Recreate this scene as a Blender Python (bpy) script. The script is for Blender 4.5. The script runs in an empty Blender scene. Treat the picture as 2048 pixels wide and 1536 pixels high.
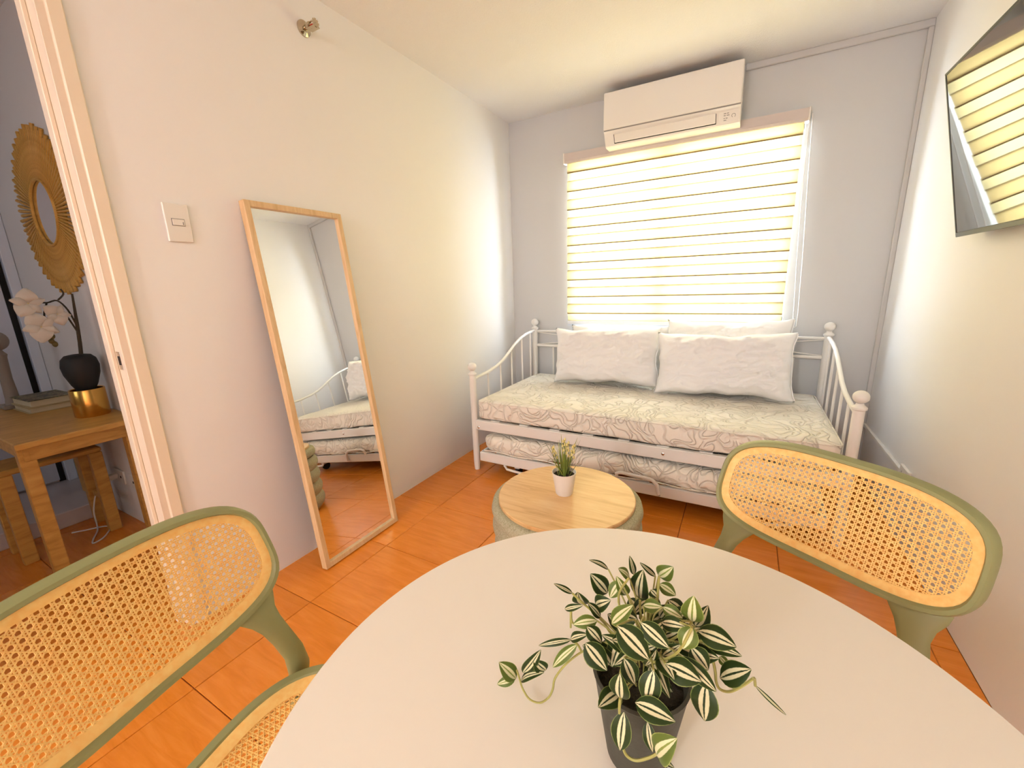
import bpy, math, random
from mathutils import Vector, Matrix, noise
random.seed(7)
C = bpy.context.scene.collection
PI = math.pi

# ---------------------------------------------------------------- camera
W, D, H = 2.362, 3.068, 2.3595          # right wall x, window wall y, ceiling z
cam_d = bpy.data.cameras.new('camera'); cam = bpy.data.objects.new('camera', cam_d); C.objects.link(cam)
right = Vector((0.87636335, 0.48059414, -0.03188346))
down = Vector((0.08423625, -0.21810772, -0.97228251))
fwd = Vector((-0.47422730, 0.84938701, -0.23162506))
m = Matrix.Identity(4)
for i in range(3):
    m[i][0] = right[i]; m[i][1] = -down[i]; m[i][2] = -fwd[i]
m.translation = Vector((1.6695, 0.0, 1.175))
cam.matrix_world = m
cam_d.sensor_fit = 'HORIZONTAL'; cam_d.sensor_width = 36.0; cam_d.lens = 830.43 / 2048 * 36.0
cam_d.clip_start = 0.02
bpy.context.scene.camera = cam

# ---------------------------------------------------------------- light
sc = bpy.context.scene
sc.view_settings.view_transform = 'Standard'; sc.view_settings.look = 'None'
sc.view_settings.gamma = 1.0; sc.view_settings.exposure = 0.26
sc.view_settings.use_curve_mapping = False
world = bpy.data.worlds.new('sky'); sc.world = world; world.use_nodes = True
bgn = world.node_tree.nodes['Background']
bgn.inputs[0].default_value = (0.62, 0.78, 1.0, 1); bgn.inputs[1].default_value = 2.0

def area(name, loc, target, sx, sy, energy, color):
    d = bpy.data.lights.new(name, 'AREA'); d.shape = 'RECTANGLE'; d.size = sx; d.size_y = sy
    d.energy = energy; d.color = color
    o = bpy.data.objects.new(name, d); C.objects.link(o); o.location = loc
    o.rotation_euler = (Vector(target) - Vector(loc)).to_track_quat('-Z', 'Y').to_euler()
    return o
WINDOW_E, HALL_E, LAMP_E = 900.0, 5.5, 106.0
area('daylight_outside_window', (1.18, D + 0.75, 1.65), (1.18, D, 1.45), 2.4, 2.0, WINDOW_E, (0.76, 0.87, 1.0))
area('hall_fill_light', (-1.0, -1.75, 1.5), (-1.0, 0, 1.3), 1.0, 1.0, HALL_E, (1.0, 0.94, 0.84))  # unseen warm fill, added to brighten the hall

# unseen fill lamp well behind the camera, a bare point with no fixture
lampd = bpy.data.lights.new('fill_lamp', 'POINT'); lampd.shadow_soft_size = .17; lampd.energy = LAMP_E; lampd.color = (.97, .975, .97)
lampo = bpy.data.objects.new('fill_lamp', lampd); C.objects.link(lampo); lampo.location = (.85, -2.8, 2.0)

# ---------------------------------------------------------------- mesh helpers
class MB:
    def __init__(s): s.v = []; s.f = []; s.uv = None
    def add(s, v, f):
        o = len(s.v); s.v += [tuple(p) for p in v]; s.f += [tuple(i + o for i in q) for q in f]; return s
    def box(s, lo, hi, b=0.0):
        x0, y0, z0 = lo; x1, y1, z1 = hi
        if b <= 0:
            v = [(x, y, z) for z in (z0, z1) for y in (y0, y1) for x in (x0, x1)]
            return s.add(v, [(0, 2, 3, 1), (4, 5, 7, 6), (0, 1, 5, 4), (2, 6, 7, 3), (0, 4, 6, 2), (1, 3, 7, 5)])
        b = min(b, .49 * min(x1 - x0, y1 - y0, z1 - z0))
        vs = []; idx = {}
        for ix, (x, dx) in enumerate(((x0, 1), (x1, -1))):
            for iy, (y, dy) in enumerate(((y0, 1), (y1, -1))):
                for iz, (z, dz) in enumerate(((z0, 1), (z1, -1))):
                    for a in range(3):
                        p = [x + dx * b, y + dy * b, z + dz * b]; p[a] = (x, y, z)[a]
                        idx[(ix, iy, iz, a)] = len(vs); vs.append(p)
        f = []
        for a in range(3):
            o = [k for k in range(3) if k != a]
            for e in (0, 1):
                def k(i, j):
                    t = [0, 0, 0]; t[a] = e; t[o[0]] = i; t[o[1]] = j; return idx[(t[0], t[1], t[2], a)]
                q = [k(0, 0), k(1, 0), k(1, 1), k(0, 1)]
                f.append(q)
        for a in range(3):      # edges along axis a
            o = [k for k in range(3) if k != a]
            for i in (0, 1):
                for j in (0, 1):
                    def k(e, face):
                        t = [0, 0, 0]; t[a] = e; t[o[0]] = i; t[o[1]] = j; return idx[(t[0], t[1], t[2], face)]
                    f.append([k(0, o[0]), k(1, o[0]), k(1, o[1]), k(0, o[1])])
        for ix in (0, 1):
            for iy in (0, 1):
                for iz in (0, 1): f.append([idx[(ix, iy, iz, a)] for a in range(3)])
        return s.add(vs, f)
    def tube(s, path, r, n=10, up=None, caps=True, closed=False):
        """r: number, or list of (rx, ry) / numbers per point."""
        P = [Vector(p) for p in path]; N = len(P); rings = []
        ref = Vector(up) if up else None
        prev = None
        for i in range(N):
            if closed: t = P[(i + 1) % N] - P[i - 1]
            else: t = P[min(i + 1, N - 1)] - P[max(i - 1, 0)]
            t.normalize()
            if ref is not None: a = ref - t * ref.dot(t)
            elif prev is None:
                a = Vector((0, 0, 1)) if abs(t.z) < .9 else Vector((1, 0, 0)); a = a - t * a.dot(t)
            else: a = prev - t * prev.dot(t)
            a.normalize(); prev = a; b = t.cross(a)
            rr = r[i] if isinstance(r, (list, tuple)) and len(r) == N and not (isinstance(r, tuple) and N == 2) else r
            ra, rb = rr if isinstance(rr, (list, tuple)) else (rr, rr)
            rings.append([P[i] + a * (ra * math.cos(2 * PI * k / n)) + b * (rb * math.sin(2 * PI * k / n)) for k in range(n)])
        v = [p for g in rings for p in g]; f = []
        M = N if closed else N - 1
        for i in range(M):
            j = (i + 1) % N
            for k in range(n):
                l = (k + 1) % n; f.append((i * n + k, i * n + l, j * n + l, j * n + k))
        if caps and not closed:
            f.append(tuple(range(n))[::-1]); f.append(tuple((N - 1) * n + k for k in range(n)))
        return s.add(v, f)
    def lathe(s, prof, n=32, c=(0, 0, 0), a0=0):
        v = []; f = []; rows = []
        for r, z in prof:
            if r < 1e-6: rows.append([len(v)]); v.append((c[0], c[1], c[2] + z))
            else:
                rows.append(list(range(len(v), len(v) + n)))
                v += [(c[0] + r * math.cos(2 * PI * k / n + a0), c[1] + r * math.sin(2 * PI * k / n + a0), c[2] + z) for k in range(n)]
        for A, B in zip(rows, rows[1:]):
            for k in range(n):
                l = (k + 1) % n
                if len(A) == 1 and len(B) == 1: continue
                if len(A) == 1: f.append((A[0], B[l], B[k]))
                elif len(B) == 1: f.append((A[k], A[l], B[0]))
                else: f.append((A[k], A[l], B[l], B[k]))
        return s.add(v, f)
    def prism(s, poly, axis, a, b):
        """poly in the two other axes (cyclic order), extruded along axis from a to b."""
        n = len(poly); v = []
        for w in (a, b):
            for p, q in poly:
                v.append({'x': (w, p, q), 'y': (p, w, q), 'z': (p, q, w)}[axis])
        f = [tuple(range(n))[::-1], tuple(range(n, 2 * n))]
        for i in range(n): f.append((i, (i + 1) % n, n + (i + 1) % n, n + i))
        return s.add(v, f)
    def grid(s, rows, closed=False):
        o = []; n = len(rows[0]); v = [p for r in rows for p in r]
        for i in range(len(rows) - 1):
            for k in range(n if closed else n - 1):
                l = (k + 1) % n; o.append((i * n + k, i * n + l, (i + 1) * n + l, (i + 1) * n + k))
        return s.add(v, o)
    def shift(s, d, fn=None):
        s.v = [(fn(Vector(p)) if fn else Vector(p)) for p in s.v]
        s.v = [(p[0] + d[0], p[1] + d[1], p[2] + d[2]) for p in s.v]; return s
    def mesh(s, name, mat, smooth=False, fix=True):
        me = bpy.data.meshes.new(name); me.from_pydata([tuple(p) for p in s.v], [], s.f); me.update()
        if fix:
            import bmesh
            bm = bmesh.new(); bm.from_mesh(me); bmesh.ops.recalc_face_normals(bm, faces=bm.faces); bm.to_mesh(me); bm.free()
        me.materials.append(mat)
        if smooth:
            me.polygons.foreach_set('use_smooth', [True] * len(me.polygons))
            if smooth != 'all':
                try: me.set_sharp_from_angle(angle=math.radians(40))
                except Exception: pass
        return me

def tag(o, label=None, cat=None, group=None, kind=None):
    if label: o['label'] = label
    if cat: o['category'] = cat
    if group: o['group'] = group
    if kind: o['kind'] = kind
    return o
def thing(name, label, cat, loc=(0, 0, 0), rotz=0, group=None):
    o = bpy.data.objects.new(name, None); C.objects.link(o); o.empty_display_size = .05
    o.location = loc; o.rotation_euler = (0, 0, rotz); return tag(o, label, cat, group)
def link(name, me, parent=None, loc=None):
    o = bpy.data.objects.new(name, me); C.objects.link(o)
    if parent: o.parent = parent
    if loc: o.location = loc
    return o
def part(name, mb, mat, parent, smooth=False, fix=True): return link(name, mb.mesh(name, mat, smooth, fix), parent)
def struct(name, mb, mat, parent=None, smooth=False):
    o = link(name, mb.mesh(name, mat, smooth), parent)
    if not parent: o['kind'] = 'structure'
    return o

# ---------------------------------------------------------------- materials
def mat(name, col, rough=.5, metal=0, spec=.5, **kw):
    M = bpy.data.materials.new(name); M.use_nodes = True
    b = M.node_tree.nodes['Principled BSDF']
    b.inputs['Base Color'].default_value = (*col, 1); b.inputs['Roughness'].default_value = rough
    b.inputs['Metallic'].default_value = metal; b.inputs['Specular IOR Level'].default_value = spec
    for k, v in kw.items(): b.inputs[k.replace('_', ' ')].default_value = v
    return M
def nd(M, t, **kw):
    n = M.node_tree.nodes.new(t)
    for k, v in kw.items(): setattr(n, k, v)
    return n
def ln(M, a, ao, b, bi): M.node_tree.links.new(a.outputs[ao], b.inputs[bi])
def bsdf(M): return M.node_tree.nodes['Principled BSDF']
def coords(M, scale=(1, 1, 1), src='Object', loc=(0, 0, 0), rot=(0, 0, 0)):
    t = nd(M, 'ShaderNodeTexCoord'); mp = nd(M, 'ShaderNodeMapping')
    mp.inputs['Scale'].default_value = scale; mp.inputs['Location'].default_value = loc; mp.inputs['Rotation'].default_value = rot
    ln(M, t, src, mp, 0); return mp
def noise_tex(M, mp, scale, detail=4, rough=.5, dist=0):
    n = nd(M, 'ShaderNodeTexNoise'); n.inputs['Scale'].default_value = scale; n.inputs['Detail'].default_value = detail
    n.inputs['Roughness'].default_value = rough; n.inputs['Distortion'].default_value = dist
    if mp: ln(M, mp, 0, n, 'Vector')
    return n
def ramp(M, src, out, stops):
    r = nd(M, 'ShaderNodeValToRGB'); e = r.color_ramp.elements
    while len(e) < len(stops): e.new(.5)
    for q, (p, c) in zip(e, stops): q.position = p; q.color = (*c, 1) if len(c) == 3 else c
    ln(M, src, out, r, 0); return r
def bump(M, src, out, strength, dist=.01, normal=None):
    b = nd(M, 'ShaderNodeBump'); b.inputs['Strength'].default_value = strength; b.inputs['Distance'].default_value = dist
    ln(M, src, out, b, 'Height')
    if normal: ln(M, normal, 0, b, 'Normal')
    ln(M, b, 0, bsdf(M), 'Normal'); return b

M_wall = mat('wall_paint', (.87, .845, .825), .6)
M_wallg = mat('back_wall_grey', (.62, .62, .62), .6)  # greyer, darker tone used on the back wall only
n = noise_tex(M_wall, coords(M_wall), 60, 3); bump(M_wall, n, 0, .05, .003)
M_ceil = mat('ceiling_paint', (.92, .91, .91), .8)
n = noise_tex(M_ceil, coords(M_ceil), 140, 5, .7); bump(M_ceil, n, 0, .55, .006)
M_trimgrey = mat('raceway_plastic', (.60, .585, .57), .5)
M_casing = mat('door_casing_paint', (.86, .73, .57), .4)
M_grout = mat('grout', (.40, .12, .025), .8)
M_tile = mat('orange_wood_look_tile', (.66, .2, .03), .2)
oi = nd(M_tile, 'ShaderNodeObjectInfo'); mp = coords(M_tile, (1.1, 9, 1))
ad = nd(M_tile, 'ShaderNodeVectorMath', operation='ADD'); sc3 = nd(M_tile, 'ShaderNodeVectorMath', operation='SCALE')
cb = nd(M_tile, 'ShaderNodeCombineXYZ')
for k in range(3): ln(M_tile, oi, 'Random', cb, k)
sc3.inputs['Scale'].default_value = 40; ln(M_tile, cb, 0, sc3, 0); ln(M_tile, mp, 0, ad, 0); ln(M_tile, sc3, 0, ad, 1)
n = noise_tex(M_tile, None, 5, 6, .62, .6); ln(M_tile, ad, 0, n, 'Vector')
r = ramp(M_tile, n, 0, [(.25, (.70, .20, .016)), (.52, (.80, .25, .026)), (.78, (.88, .31, .045))])
hs = nd(M_tile, 'ShaderNodeHueSaturation'); ln(M_tile, r, 0, hs, 'Color')
mr = nd(M_tile, 'ShaderNodeMapRange'); mr.inputs['To Min'].default_value = .93; mr.inputs['To Max'].default_value = 1.06
ln(M_tile, oi, 'Random', mr, 0); ln(M_tile, mr, 0, hs, 'Value'); ln(M_tile, hs, 0, bsdf(M_tile), 'Base Color')
bump(M_tile, n, 0, .06, .004)

M_white = mat('white_powder_coat', (.86, .83, .78), .35)
M_plastic = mat('white_plastic', (.84, .80, .74), .35)
M_dark = mat('dark_gap', (.015, .013, .012), .7)
M_grey = mat('grey_print', (.30, .28, .26), .6)
M_cane = mat('cane_plastic', (.80, .40, .10), .5)
n = noise_tex(M_cane, coords(M_cane), 90, 3); r = ramp(M_cane, n, 0, [(.3, (.95, .55, .16)), (.7, (.98, .68, .24))]); ln(M_cane, r, 0, bsdf(M_cane), 'Base Color')
M_sage = mat('sage_green_plastic', (.29, .295, .125), .42)
n = noise_tex(M_sage, coords(M_sage), 350, 2); bump(M_sage, n, 0, .08, .001)
M_table = mat('white_laminate', (.86, .79, .68), .38)
M_tedge = mat('white_laminate_edge', (.88, .83, .74), .4)
M_steel = mat('steel', (.62, .60, .57), .22, 1)
M_chrome = mat('chrome', (.55, .48, .36), .1, 1)

def wood(name, c0, c1, c2, scale=(1, 12, 12), rough=.42, sc_=3.0):
    M = mat(name, c1, rough); mp = coords(M, scale)
    n = noise_tex(M, mp, sc_, 7, .6, 1.2)
    r = ramp(M, n, 0, [(.3, c0), (.5, c1), (.72, c2)]); ln(M, r, 0, bsdf(M), 'Base Color'); bump(M, n, 0, .05, .002); return M
M_oak = wood('light_oak_veneer', (.70, .39, .15), (.86, .54, .24), (.92, .63, .32), (1.3, 13, 1), .3, 2.6)
M_frame = wood('pale_oak_frame', (.62, .40, .19), (.72, .49, .26), (.80, .58, .33), (14, 14, 1.2), .45)
M_hallwood = wood('honey_pine', (.46, .23, .045), (.60, .32, .07), (.68, .39, .10), (10, 2, 10), .45)
M_mirror = mat('mirror_silver', (.93, .93, .91), .0, 1)

M_matt = mat('quilted_cream_fabric', (.92, .86, .75), .85)
mp = coords(M_matt, (1, 1, 1)); n1 = noise_tex(M_matt, mp, 5, 2, .5)
vm = nd(M_matt, 'ShaderNodeVectorMath', operation='SCALE'); vm.inputs['Scale'].default_value = .18; ln(M_matt, n1, 'Color', vm, 0)
va = nd(M_matt, 'ShaderNodeVectorMath', operation='ADD'); ln(M_matt, mp, 0, va, 0); ln(M_matt, vm, 0, va, 1)
na = noise_tex(M_matt, va, 6.5, 0, .4); nb_ = noise_tex(M_matt, va, 10, 0, .4); nb_.inputs['Distortion'].default_value = .6
def iso(src, lv):
    s = nd(M_matt, 'ShaderNodeMath', operation='SUBTRACT'); s.inputs[1].default_value = lv; ln(M_matt, src, 0, s, 0)
    a = nd(M_matt, 'ShaderNodeMath', operation='ABSOLUTE'); ln(M_matt, s, 0, a, 0)
    return ramp(M_matt, a, 0, [(0, (0, 0, 0)), (.022, (.8, .8, .8)), (.07, (1, 1, 1))])
q = None
for s_, l_ in ((na, .42), (na, .52), (na, .62), (nb_, .45), (nb_, .56)):
    k_ = iso(s_, l_)
    if q is None: q = k_
    else:
        mm = nd(M_matt, 'ShaderNodeMath', operation='MINIMUM'); ln(M_matt, q, 0, mm, 0); ln(M_matt, k_, 0, mm, 1); q = mm
r = q
b1 = bump(M_matt, r, 0, .7, .012)
n2 = noise_tex(M_matt, mp, 320, 2); b2 = bump(M_matt, n2, 0, .12, .002, b1)
M_pillow = mat('white_cotton', (.91, .89, .88), .85)
n = noise_tex(M_pillow, coords(M_pillow, (1, 1, 1)), 26, 5, .6, .8); bump(M_pillow, n, 0, .18, .01)
M_boucle = mat('sage_boucle', (.50, .47, .30), .95)
n = noise_tex(M_boucle, coords(M_boucle), 190, 3, .6); bump(M_boucle, n, 0, .9, .006)
r = ramp(M_boucle, n, 0, [(.3, (.40, .37, .21)), (.7, (.64, .60, .43))]); ln(M_boucle, r, 0, bsdf(M_boucle), 'Base Color')

def fabric(name, col, tr, mixf):
    M = bpy.data.materials.new(name); M.use_nodes = True; nt = M.node_tree; nt.nodes.clear()
    out = nt.nodes.new('ShaderNodeOutputMaterial'); d = nt.nodes.new('ShaderNodeBsdfDiffuse'); t = nt.nodes.new('ShaderNodeBsdfTranslucent')
    mx = nt.nodes.new('ShaderNodeMixShader'); mx.inputs[0].default_value = mixf
    d.inputs[0].default_value = (*col, 1); t.inputs[0].default_value = (*tr, 1)
    nt.links.new(d.outputs[0], mx.inputs[1]); nt.links.new(t.outputs[0], mx.inputs[2]); nt.links.new(mx.outputs[0], out.inputs[0]); return M
M_band = fabric('cream_blind_fabric', (.62, .52, .34), (.232, .156, .055), .62)
M_bandsheer = fabric('sheer_blind_fabric', (.62, .55, .42), (.238, .178, .074), .66)
M_hem = fabric('woven_band_edge', (.52, .36, .16), (.10, .05, .010), .45)
M_hem2 = fabric('woven_sheer_edge', (.50, .42, .28), (.09, .06, .026), .45)
M_head = mat('blind_cassette', (.62, .54, .50), .5)
M_winframe = mat('white_aluminium', (.82, .84, .88), .4)
Mg = bpy.data.materials.new('window_glass'); Mg.use_nodes = True; nt = Mg.node_tree; nt.nodes.clear()
o_ = nt.nodes.new('ShaderNodeOutputMaterial'); a_ = nt.nodes.new('ShaderNodeBsdfTransparent'); g_ = nt.nodes.new('ShaderNodeBsdfGlossy'); x_ = nt.nodes.new('ShaderNodeMixShader')
g_.inputs['Roughness'].default_value = .02; a_.inputs[0].default_value = (.94, .97, 1, 1); x_.inputs[0].default_value = .06
nt.links.new(a_.outputs[0], x_.inputs[1]); nt.links.new(g_.outputs[0], x_.inputs[2]); nt.links.new(x_.outputs[0], o_.inputs[0]); M_glass = Mg

# ---------------------------------------------------------------- room shell
YF = -3.8                                  # wall behind the camera
HX, HY0, HY1 = -1.95, -1.3, .78            # hall end wall x, hall side walls y
DY0, DY1, DZ = -.33, .549, 2.12            # doorway in the left wall
fl = struct('floor', MB().box((HX - .1, YF - .1, -.10), (W + .1, D + .12, -.004)), M_grout)
tiles = {}
def tile(x0, y0, x1, y1):
    g = .0014; w, h = round(x1 - x0, 4), round(y1 - y0, 4)
    if w < .012 or h < .012: return
    if (w, h) not in tiles:
        tiles[(w, h)] = MB().box((-w / 2 + g, -h / 2 + g, -.008), (w / 2 - g, h / 2 - g, 0), .0012).mesh('tile', M_tile)
    link('tile', tiles[(w, h)], fl, ((x0 + x1) / 2, (y0 + y1) / 2, 0))
tx, ty, T = .2863, .8114, .4002
for i in range(-6, 6):
    for j in range(-12, 7):
        x0, x1 = tx + i * T, tx + (i + 1) * T; y0, y1 = ty + j * T, ty + (j + 1) * T
        x0 = max(x0, HX); x1 = min(x1, W); y0 = max(y0, YF); y1 = min(y1, D)
        if x1 <= x0 or y1 <= y0: continue
        if x1 <= 0 and (y1 <= HY0 or y0 >= HY1): continue
        if x1 <= -.1 or x0 >= -.1: tile(x0, y0, x1, y1)
        else: tile(x0, y0, x1, y1)
struct('ceiling', MB().box((HX - .1, YF - .1, H), (W + .1, D + .12, H + .1)), M_ceil)
struct('wall_left', MB().box((-.1, DY1 + .002, 0), (0, D, H)).box((-.1, YF, 0), (0, DY0, H)).box((-.1, DY0, DZ), (0, DY1 + .002, H)), M_wall)
WX0, WX1, WZ0, WZ1 = .485, 1.884, .89, 2.02
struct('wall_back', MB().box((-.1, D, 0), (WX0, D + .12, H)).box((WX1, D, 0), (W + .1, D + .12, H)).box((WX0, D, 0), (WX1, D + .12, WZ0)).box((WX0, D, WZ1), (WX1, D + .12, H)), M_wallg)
struct('wall_right', MB().box((W, YF, 0), (W + .1, D, H)), M_wall)
struct('wall_front', MB().box((HX - .1, YF - .1, 0), (W + .1, YF, H)), M_wall)
struct('wall_hall_side', MB().box((HX - .1, HY1, 0), (-.1, HY1 + .1, H)), M_wall)
struct('wall_hall_end', MB().box((HX - .1, HY0, 0), (HX, HY1, H)), M_wall)
struct('wall_hall_window', MB().box((HX - .1, HY0 - .1, 0), (-1.4, HY0, H)).box((-.6, HY0 - .1, 0), (-.1, HY0, H)).box((-1.4, HY0 - .1, 0), (-.6, HY0, 1.0)).box((-1.4, HY0 - .1, 2.0), (-.6, HY0, H)), M_wall)

# window in the back wall
wf = MB(); y0, y1 = D + .05, D + .09; t = .04
wf.box((WX0, y0, WZ0), (WX0 + t, y1, WZ1)).box((WX1 - t, y0, WZ0), (WX1, y1, WZ1)).box((WX0, y0, WZ0), (WX1, y1, WZ0 + t)).box((WX0, y0, WZ1 - t), (WX1, y1, WZ1))
win = struct('window_1', wf, M_winframe)
part('mullion', MB().box((1.115, y0 - .004, WZ0 + t), (1.175, y1 + .004, WZ1 - t), .004), M_winframe, win)
part('pane', MB().box((WX0 + t, D + .068, WZ0 + t), (1.115, D + .072, WZ1 - t)), M_glass, win)
part('pane', MB().box((1.175, D + .068, WZ0 + t), (WX1 - t, D + .072, WZ1 - t)), M_glass, win)
# unseen hall window, added as the opening for the hall fill light
hw = MB(); hw.box((-1.4, HY0 - .08, 1.0), (-1.36, HY0 - .03, 2.0)).box((-.64, HY0 - .08, 1.0), (-.6, HY0 - .03, 2.0)).box((-1.4, HY0 - .08, 1.0), (-.6, HY0 - .03, 1.04)).box((-1.4, HY0 - .08, 1.96), (-.6, HY0 - .03, 2.0))
hwin = struct('added_window', hw, M_winframe)
part('pane', MB().box((-1.36, HY0 - .06, 1.04), (-.64, HY0 - .055, 1.96)), M_glass, hwin)

# door casing and jamb of the doorway
tr = struct('trim_1', MB().box((0, DY1, 0), (.012, DY1 + .036, DZ + .036), .003).box((0, DY0 - .036, 0), (.012, DY0, DZ + .036), .003).box((0, DY0, DZ), (.012, DY1, DZ + .036), .003), M_casing)
jm = MB().box((-.10, DY1 - .018, 0), (0, DY1 + .002, DZ), .001).box((-.10, DY0 - .002, 0), (0, DY0 + .018, DZ), .001).box((-.10, DY0, DZ - .018), (0, DY1, DZ), .001)
tj = struct('trim_2', jm, M_casing)
part('door_stop', MB().box((-.085, DY1 - .03, 0), (-.05, DY1 - .018, DZ - .018), .002), M_casing, tj)
st = part('strike_plate', MB().box((-.042, DY1 - .0195, .955), (-.016, DY1 - .0175, 1.012), .0006), M_steel, tj)
part('latch_hole', MB().box((-.036, DY1 - .0205, .97), (-.024, DY1 - .0192, .998), .0004), M_dark, st)

# cable raceways along the back wall corner
struct('trim_3', MB().box((1.565, D - .018, 2.325), (W, D, H), .003), M_trimgrey)
struct('trim_4', MB().box((W - .022, D - .02, 0), (W, D, 2.325), .003), M_trimgrey)
struct('trim_5', MB().box((W - .014, 2.36, .29), (W, D - .02, .312), .002), M_plastic)
# white plinth at hall end and hall door
struct('trim_6', MB().box((HX, HY0, 0), (-1.38, HY1, .085), .004), mat('pale_tile_step', (.66, .58, .58), .25))
dr = struct('door_1', MB().box((HX, -.15, .10), (HX + .03, .705, 2.05), .003), mat('hall_door_blue_light', (.72, .75, .86), .35))  # blue of the daylight on the door is put into its colour
part('casing', MB().box((HX, .735, .085), (HX + .05, .779, 2.12), .003), mat('hall_casing_blue_light', (.80, .85, .96), .35), dr)  # casing strip coloured bluish in place of blue daylight falling on it
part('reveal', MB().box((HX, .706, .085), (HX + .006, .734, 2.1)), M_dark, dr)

# ---------------------------------------------------------------- daybed
def ball(r, c, n=20, sq=1.0):
    mb = MB(); mb.lathe([(r * math.sin(PI * k / 12), -r * sq * math.cos(PI * k / 12)) for k in range(13)], n, c); return mb
BX0, BX1, BY0, BY1 = .212, 2.118, 2.106, 3.018
bed = thing('daybed', 'white metal daybed with ball finials below the window', 'bed', ((BX0 + BX1) / 2, (BY0 + BY1) / 2, 0))
bo = Vector(bed.location)
def L(*p): return (p[0] - bo.x, p[1] - bo.y, p[2] - bo.z)
for px in (BX0, BX1):
    for py, ht in ((BY0, .632), (BY1, .825)):
        r_ = .021
        po = part('post', MB().lathe([(.017, 0), (.019, .02), (r_, .06), (r_, ht), (.027, ht + .004), (.027, ht + .012), (.015, ht + .022), (.013, ht + .030)], 20, L(px, py, 0)), M_white, bed, True)
        part('finial', ball(.029, L(px, py, ht + .055), 20, .93), M_white, po, True)
    # curved side rail and its spindles
    pts = [(px, BY0 + (BY1 - BY0) * t_, z_) for t_, z_ in
           [(0, .605), (.08, .611), (.2, .620), (.32, .636), (.42, .662), (.52, .705), (.62, .750), (.72, .783), (.82, .803), (.92, .813), (1, .818)]]
    part('side_rail', MB().tube([L(*p) for p in pts], .0105, 10), M_white, bed, True)
    for t_ in (.2, .38, .56, .74, .9):
        i = max(k for k in range(len(pts) - 1) if (pts[k][1] - BY0) / (BY1 - BY0) <= t_)
        a, b = pts[i], pts[i + 1]; ta = (a[1] - BY0) / (BY1 - BY0); tb = (b[1] - BY0) / (BY1 - BY0)
        z_ = a[2] + (b[2] - a[2]) * (t_ - ta) / (tb - ta); y_ = BY0 + (BY1 - BY0) * t_
        part('spindle', MB().tube([L(px, y_, .33), L(px, y_, z_)], .0065, 8), M_white, bed, True)
    part('end_rail', MB().box(L(px - .012, BY0, .30), L(px + .012, BY1, .345), .003), M_white, bed)
part('back_rail', MB().tube([L(BX0, BY1, .812), L(BX1, BY1, .812)], .0085, 10), M_white, bed, True)
part('back_rail', MB().tube([L(BX0, BY1, .697), L(BX1, BY1, .697)], .0105, 10), M_white, bed, True)
nb = 12
for k in range(1, nb):
    x_ = BX0 + (BX1 - BX0) * k / nb
    part('spindle', MB().tube([L(x_, BY1, .33), L(x_, BY1, .697)], .0065, 8), M_white, bed, True)
for k in range(2):      # crossed wires between the two back rails
    xa, xb = (BX0 + .02, (BX0 + BX1) / 2) if k == 0 else ((BX0 + BX1) / 2, BX1 - .02)
    part('cross_wire', MB().tube([L(xa, BY1, .803), L(xb, BY1, .708)], .0035, 6), M_white, bed, True)
    part('cross_wire', MB().tube([L(xa, BY1, .706), L(xb, BY1, .803)], .0035, 6), M_white, bed, True)
fr = part('front_rail', MB().box(L(BX0 + .015, BY0 - .018, .282), L(BX1 - .015, BY0 + .014, .346), .004), M_white, bed)
for x_ in (.25, 1.37):
    part('bolt', MB().lathe([(0, 0), (.008, .0), (.008, .003), (.005, .005), (0, .005)], 10).shift(L(x_, BY0 - .018, .300 if x_ < 1 else .315), lambda p: Vector((p.x, -p.z, p.y))), M_steel, fr, True)
part('back_beam', MB().box(L(BX0, BY1 - .012, .30), L(BX1, BY1 + .012, .345), .003), M_white, bed)
for k in range(9):
    x_ = BX0 + .15 + k * (BX1 - BX0 - .3) / 8
    part('slat', MB().box(L(x_ - .03, BY0, .338), L(x_ + .03, BY1, .350)), M_white, bed)

def cushion_box(lo, hi, r, nx, ny, nz, amp, seed):
    """rounded slab with a puffed, slightly uneven surface (mattress)."""
    mb = MB(); c = [(a + b) / 2 for a, b in zip(lo, hi)]; hs_ = [(b - a) / 2 for a, b in zip(lo, hi)]
    N = [nx, ny, nz]
    for a in range(3):
        u, w = (a + 1) % 3, (a + 2) % 3
        for e in (-1, 1):
            rows = []
            for i in range(N[u] + 1):
                row = []
                for j in range(N[w] + 1):
                    p = [0, 0, 0]; p[a] = e * hs_[a]; p[u] = (-1 + 2 * i / N[u]) * hs_[u]; p[w] = (-1 + 2 * j / N[w]) * hs_[w]
                    q = Vector([max(-h + r, min(h - r, x)) for x, h in zip(p, hs_)]); d = Vector(p) - q
                    if d.length > 1e-9: d.normalize()
                    s_ = noise.noise(Vector(p) * 7 + Vector((seed, 0, 0))) * amp + noise.noise(Vector(p) * 19 + Vector((0, seed, 0))) * amp * .5
                    row.append(tuple(Vector(c) + q + d * (r + s_)))
                rows.append(row)
            mb.grid(rows)
    return mb
def weld(me, d=1e-4):
    import bmesh
    bm = bmesh.new(); bm.from_mesh(me); bmesh.ops.remove_doubles(bm, verts=bm.verts, dist=d); bmesh.ops.recalc_face_normals(bm, faces=bm.faces); bm.to_mesh(me); bm.free()
    me.polygons.foreach_set('use_smooth', [True] * len(me.polygons)); return me
mt = thing('mattress', 'cream quilted mattress lying on top of the white daybed', 'mattress', (1.165, 2.55, .352))
me = weld(cushion_box((-.92, -.452, .0), (.92, .44, .128), .022, 60, 30, 6, .004, 3).mesh('cover', M_matt))
link('cover', me, mt)
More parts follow.
